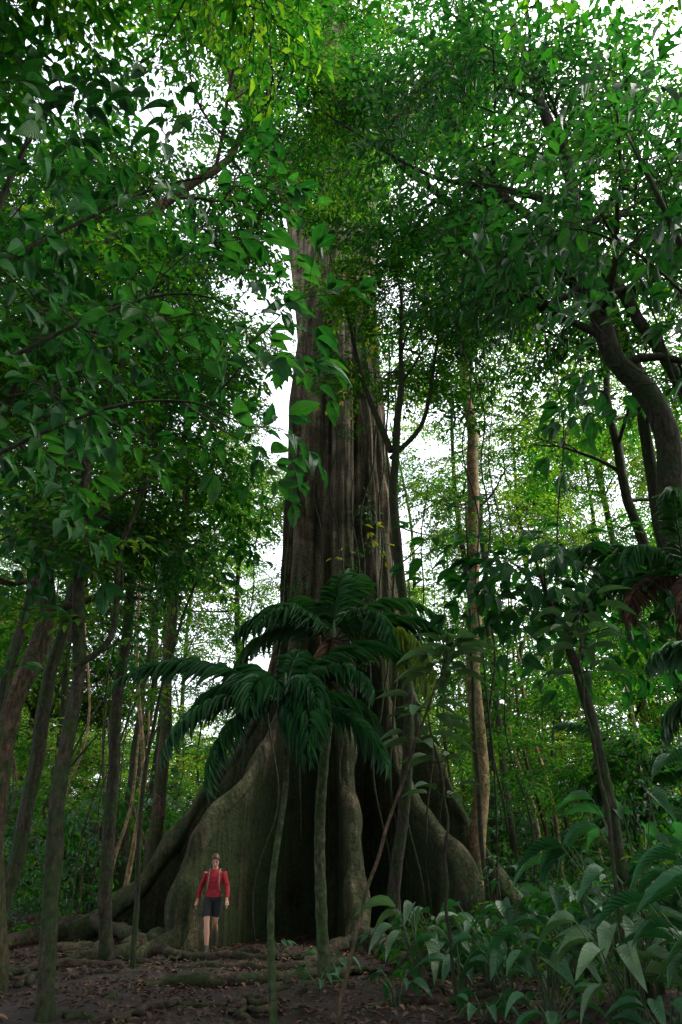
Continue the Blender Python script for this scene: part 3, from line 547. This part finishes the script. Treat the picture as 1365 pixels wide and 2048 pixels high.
for x,y,z0,z1,r in [(-1.7,16.5,.1,12,.02),(1.9,16.8,.1,11,.025),(3.05,14,2,13,.025),(-4.2,12,.5,12,.015),(5.6,9.6,0,12,.03),(1.45,16.3,.1,9,.02),(2.1,17,.1,10,.015),(.9,17.5,1,14,.03),(-.9,17.4,2,13,.02),(.2,17.2,3,15,.02),(-.4,17.8,4,18,.03),(.6,17.9,4,20,.03),(1.3,17.8,.5,17,.04),(2.5,13,0,14,.02),(3.6,15,0,14,.02),(-2.6,17.5,1,14,.02),(-5.6,13,0,13,.02),(4.6,13,0,14,.02)]:
    pts=[(x+.45*noise.noise(Vector((z*.4,x,0)))+(.4*(z-z0)/(z1-z0)),y+.12*noise.noise(Vector((z*.6,x,9))),z) for z in np.linspace(z0,z1,22)]; tube(mb,spline(pts,50),[r,r*.7],6,0)
mb.obj('hanging_vines',[m_barkD])
mb=MB(); tube(mb,spline([(-8.8,19.2,.2),(-7.4,19,.22),(-6.3,18.9,.2)],14),[.22,.2,.18],12,0,.25); mb.obj('fallen_log',[m_root])

# ------------------------------------------------------------ woman
wm=empty('woman_hiker',(WX,WY,.01))
skin=plain('skin',(.48,.26,.18),.5,15,.08); red=plain('red_shirt',(.24,.014,.020),.85,25,.3); blk=plain('black_shorts',(.012,.013,.016),.85,25,.3); hairm=plain('brown_hair',(.06,.03,.018),.55,60,.5); boot=plain('boots',(.03,.025,.02),.7); strap=plain('strap',(.22,.15,.12),.8); eye=plain('eyes',(.02,.015,.01),.3)
def rem(mb,name,mats,vox,sm=4):
    o=mb.obj(name,mats,wm); d=o.modifiers.new('r','REMESH'); d.mode='VOXEL'; d.voxel_size=vox; d.use_smooth_shade=True
    if sm: s=o.modifiers.new('s','SMOOTH'); s.factor=.5; s.iterations=sm
    return o
def loft(mb,rings,sides=20,mat=0):
    V=[];a=np.linspace(0,2*math.pi,sides,endpoint=False)
    for (x,y,z,rx,ry) in rings: V.append(np.c_[x+np.cos(a)*rx,y+np.sin(a)*ry,np.full(sides,z)])
    n=len(rings);V=np.concatenate(V+[np.array([rings[0][:3],rings[-1][:3]])]); j=np.arange(sides); q=np.concatenate([np.stack([i*sides+j,i*sides+(j+1)%sides,(i+1)*sides+(j+1)%sides,(i+1)*sides+j],1) for i in range(n-1)])
    k=n*sides; t=[(k,(i+1)%sides,i) for i in range(sides)]+[(k+1,(n-1)*sides+i,(n-1)*sides+(i+1)%sides) for i in range(sides)]; mb.add(V,q,t,mat)
legs={-1:[(-.09,0,.90),(-.09,-.07,.70),(-.07,-.13,.49),(-.06,-.12,.34),(-.045,-.10,.10)],1:[(.09,0,.90),(.085,.0,.70),(.06,.03,.50),(.045,.21,.40),(.04,.40,.31)]}
arms={-1:[(-.165,.01,1.345),(-.215,.04,1.22),(-.275,.09,1.09),(-.305,.09,.97),(-.32,.06,.86)],1:[(.165,.01,1.345),(.21,-.01,1.22),(.265,-.03,1.09),(.285,-.11,.98),(.29,-.18,.88)]}
body=MB()
loft(body,[(0,0,.84,.12,.08),(0,0,.92,.15,.10),(0,0,1.04,.125,.085),(0,0,1.2,.14,.095),(0,0,1.33,.15,.085),(0,0,1.38,.08,.06),(0,-.005,1.41,.052,.052),(0,-.02,1.49,.05,.052)])
for s in (-1,1):
    tube(body,spline(legs[s],16),[.082,.075,.05,.056,.034],14); tube(body,spline(arms[s],14),[.05,.042,.036,.034,.025],12)
    w=np.array(arms[s][-1]); d=np.array([.02*s,-.015,-.09]); tube(body,[w,w+d*.5,w+d],[.024,.036,.033],10,ell=(1,.6))
    for k,(fx,fl) in enumerate([(-.027,.065),(-.009,.075),(.009,.07),(.026,.055)]):
        b=w+d+np.array([0,fx,0.01]); tube(body,spline([b,b+np.array([-.004*s,-.003,-fl*.5]),b+np.array([-.018*s,-.010,-fl*.95])],6),[.0085,.0078,.006],6)
    b=w+d*.35+np.array([0,-.028,0]); tube(body,spline([b,b+np.array([-.008*s,-.022,-.028]),b+np.array([-.012*s,-.026,-.058])],6),[.011,.0095,.007],6)
rem(body,'body',[skin],.0055,2)
hd=empty('head',(0,-.035,1.475)); hd.parent=wm; hd.rotation_euler=(math.radians(24),0,math.radians(6))
mb=MB(); loft(mb,[(0,-.035,-.022,.018,.02),(0,-.03,-.012,.036,.045),(0,-.018,.015,.053,.068),(0,-.008,.045,.064,.08),(0,0,.08,.070,.088),(0,.004,.115,.073,.092),(0,.006,.15,.070,.09),(0,.008,.18,.055,.073),(0,.01,.20,.03,.04),(0,.01,.206,.008,.01)],28)
tube(mb,[(0,-.085,.095),(0,-.098,.07),(0,-.108,.052),(0,-.09,.04)],[.008,.010,.014,.007],8)
for s in (-1,1): tube(mb,[(s*.072,.005,.105),(s*.080,.012,.085),(s*.072,.006,.055)],[.010,.016,.008],8,ell=(.6,1))
h=rem(mb,'face',[skin],.004,2); h.parent=hd
mb=MB()
for s in (-1,1): tube(mb,[(s*.045,-.074,.092),(s*.03,-.084,.094),(s*.016,-.083,.091)],[.002,.006,.002],6)
for s in (-1,1): tube(mb,[(s*.048,-.074,.112),(s*.03,-.087,.118),(s*.014,-.088,.112)],[.002,.0035,.002],5,1)
tube(mb,[(-.024,-.079,.018),(0,-.086,.02),(.024,-.079,.018)],[.002,.005,.002],6,2)
h=mb.obj('eyes_brows_lips',[eye,hairm,plain('lips',(.38,.10,.09),.5)],hd)
mb=MB(); loft(mb,[(0,.055,.03,.05,.035),(0,.035,.06,.074,.062),(0,.028,.09,.080,.072),(0,.02,.12,.083,.082),(0,.010,.15,.080,.092),(0,.008,.18,.066,.084),(0,.010,.205,.04,.055),(0,.01,.216,.01,.015)],28)
loft(mb,[(0,.10,.10,.01,.01),(0,.11,.115,.035,.03),(0,.115,.14,.042,.036),(0,.11,.165,.03,.025),(0,.1,.175,.01,.01)],16)
for s in (-1,1): tube(mb,spline([(0,-.075,.185),(s*.045,-.07,.160),(s*.076,-.03,.12),(s*.078,.0,.07)],8),[.010,.014,.014,.008],8)
h=rem(mb,'hair',[hairm],.005,1); h.parent=hd
mb=MB(); loft(mb,[(0,0,.90,.162,.112),(0,0,.96,.156,.112),(0,0,1.05,.143,.102),(0,-.012,1.2,.158,.118),(0,-.008,1.27,.165,.118),(0,0,1.345,.158,.095),(0,0,1.39,.095,.072),(0,0,1.412,.062,.06)],24)
for s in (-1,1): 
    a=spline(arms[s],16)[:-1]; a[:,0]+=[.006*math.sin(i*2.2) for i in range(15)]; tube(mb,a,[.066,.056,.050,.047,.040],14,lump=.2)
rem(mb,'red_shirt',[red],.008,2)
mb=MB(); loft(mb,[(0,0,.82,.13,.09),(0,0,.87,.165,.112),(0,0,.93,.160,.112),(0,0,.98,.145,.10)],24)
for s in (-1,1): tube(mb,spline(legs[s][:3],9)[:7],[.095,.096,.092],14,lump=.12)
rem(mb,'shorts',[blk],.008,1)
mb=MB()
def shoe(p,pitch):
    sub=MB(); loft(sub,[(0,-.06,0,.045,.14),(0,-.06,.02,.046,.142),(0,-.05,.045,.042,.125),(0,-.01,.075,.038,.07),(0,.0,.13,.045,.05)],18)
    v=sub.v[0]; R=np.array(Matrix.Rotation(pitch,3,'X')); mb.add(v@R.T+np.array(p),sub.q[0],sub.t[0])
shoe((-.045,-.10,0),0); shoe((.04,.45,.235),math.radians(58)); mb.obj('boots',[boot],wm)
mb=MB()
for s in (-1,1): tube(mb,spline([(s*.10,.07,1.38),(s*.105,.0,1.415),(s*.10,-.09,1.36),(s*.10,-.120,1.25),(s*.115,-.118,1.1),(s*.15,-.04,1.0)],14),[.011]*14,6,0,ell=(1,.45))
mb.obj('backpack_straps',[strap],wm)
mb=MB(); tube(mb,spline([(0,.12,.98),(0,.17,1.1),(0,.17,1.28),(0,.12,1.38)],10),[.06,.13,.13,.06],14,0,ell=(1,.6)); mb.obj('backpack',[blk],wm)

# ------------------------------------------------------------ world, sun, camera
SAZ,SEL=math.radians(78),math.radians(54)
w=bpy.data.worlds.new('World'); S.world=w; w.use_nodes=True; nt=w.node_tree; nt.nodes.clear()
sk=nt.nodes.new('ShaderNodeTexSky'); sk.sky_type='NISHITA'; sk.sun_disc=False; sk.sun_elevation=SEL; sk.sun_rotation=SAZ; sk.air_density=1.; sk.dust_density=5.; sk.ozone_density=1.
hs=nt.nodes.new('ShaderNodeHueSaturation'); hs.inputs['Saturation'].default_value=.3; hs.inputs['Value'].default_value=5.2
b=nt.nodes.new('ShaderNodeBackground'); b.inputs[1].default_value=.15; oo=nt.nodes.new('ShaderNodeOutputWorld')
nt.links.new(sk.outputs[0],hs.inputs['Color']); nt.links.new(hs.outputs[0],b.inputs[0]); nt.links.new(b.outputs[0],oo.inputs[0])
sl=bpy.data.lights.new('sun','SUN'); sl.energy=5.; sl.angle=math.radians(6); sl.color=(1,.93,.76); so=bpy.data.objects.new('sun',sl); S.collection.objects.link(so)
d=Vector((math.sin(SAZ)*math.cos(SEL),math.cos(SAZ)*math.cos(SEL),math.sin(SEL)))
so.rotation_euler=d.to_track_quat('Z','Y').to_euler(); so.location=(20,-10,40)
cam=bpy.data.cameras.new('camera'); co=bpy.data.objects.new('camera',cam); S.collection.objects.link(co); S.camera=co
cam.sensor_fit='VERTICAL'; cam.sensor_height=36; cam.lens=24; cam.clip_end=2000; co.location=(0,0,1.5); co.rotation_euler=(math.radians(90+27.3),0,0)
S.view_settings.view_transform='Standard'; S.view_settings.look='None'; S.view_settings.exposure=0
print('INSTANCES',COUNT)
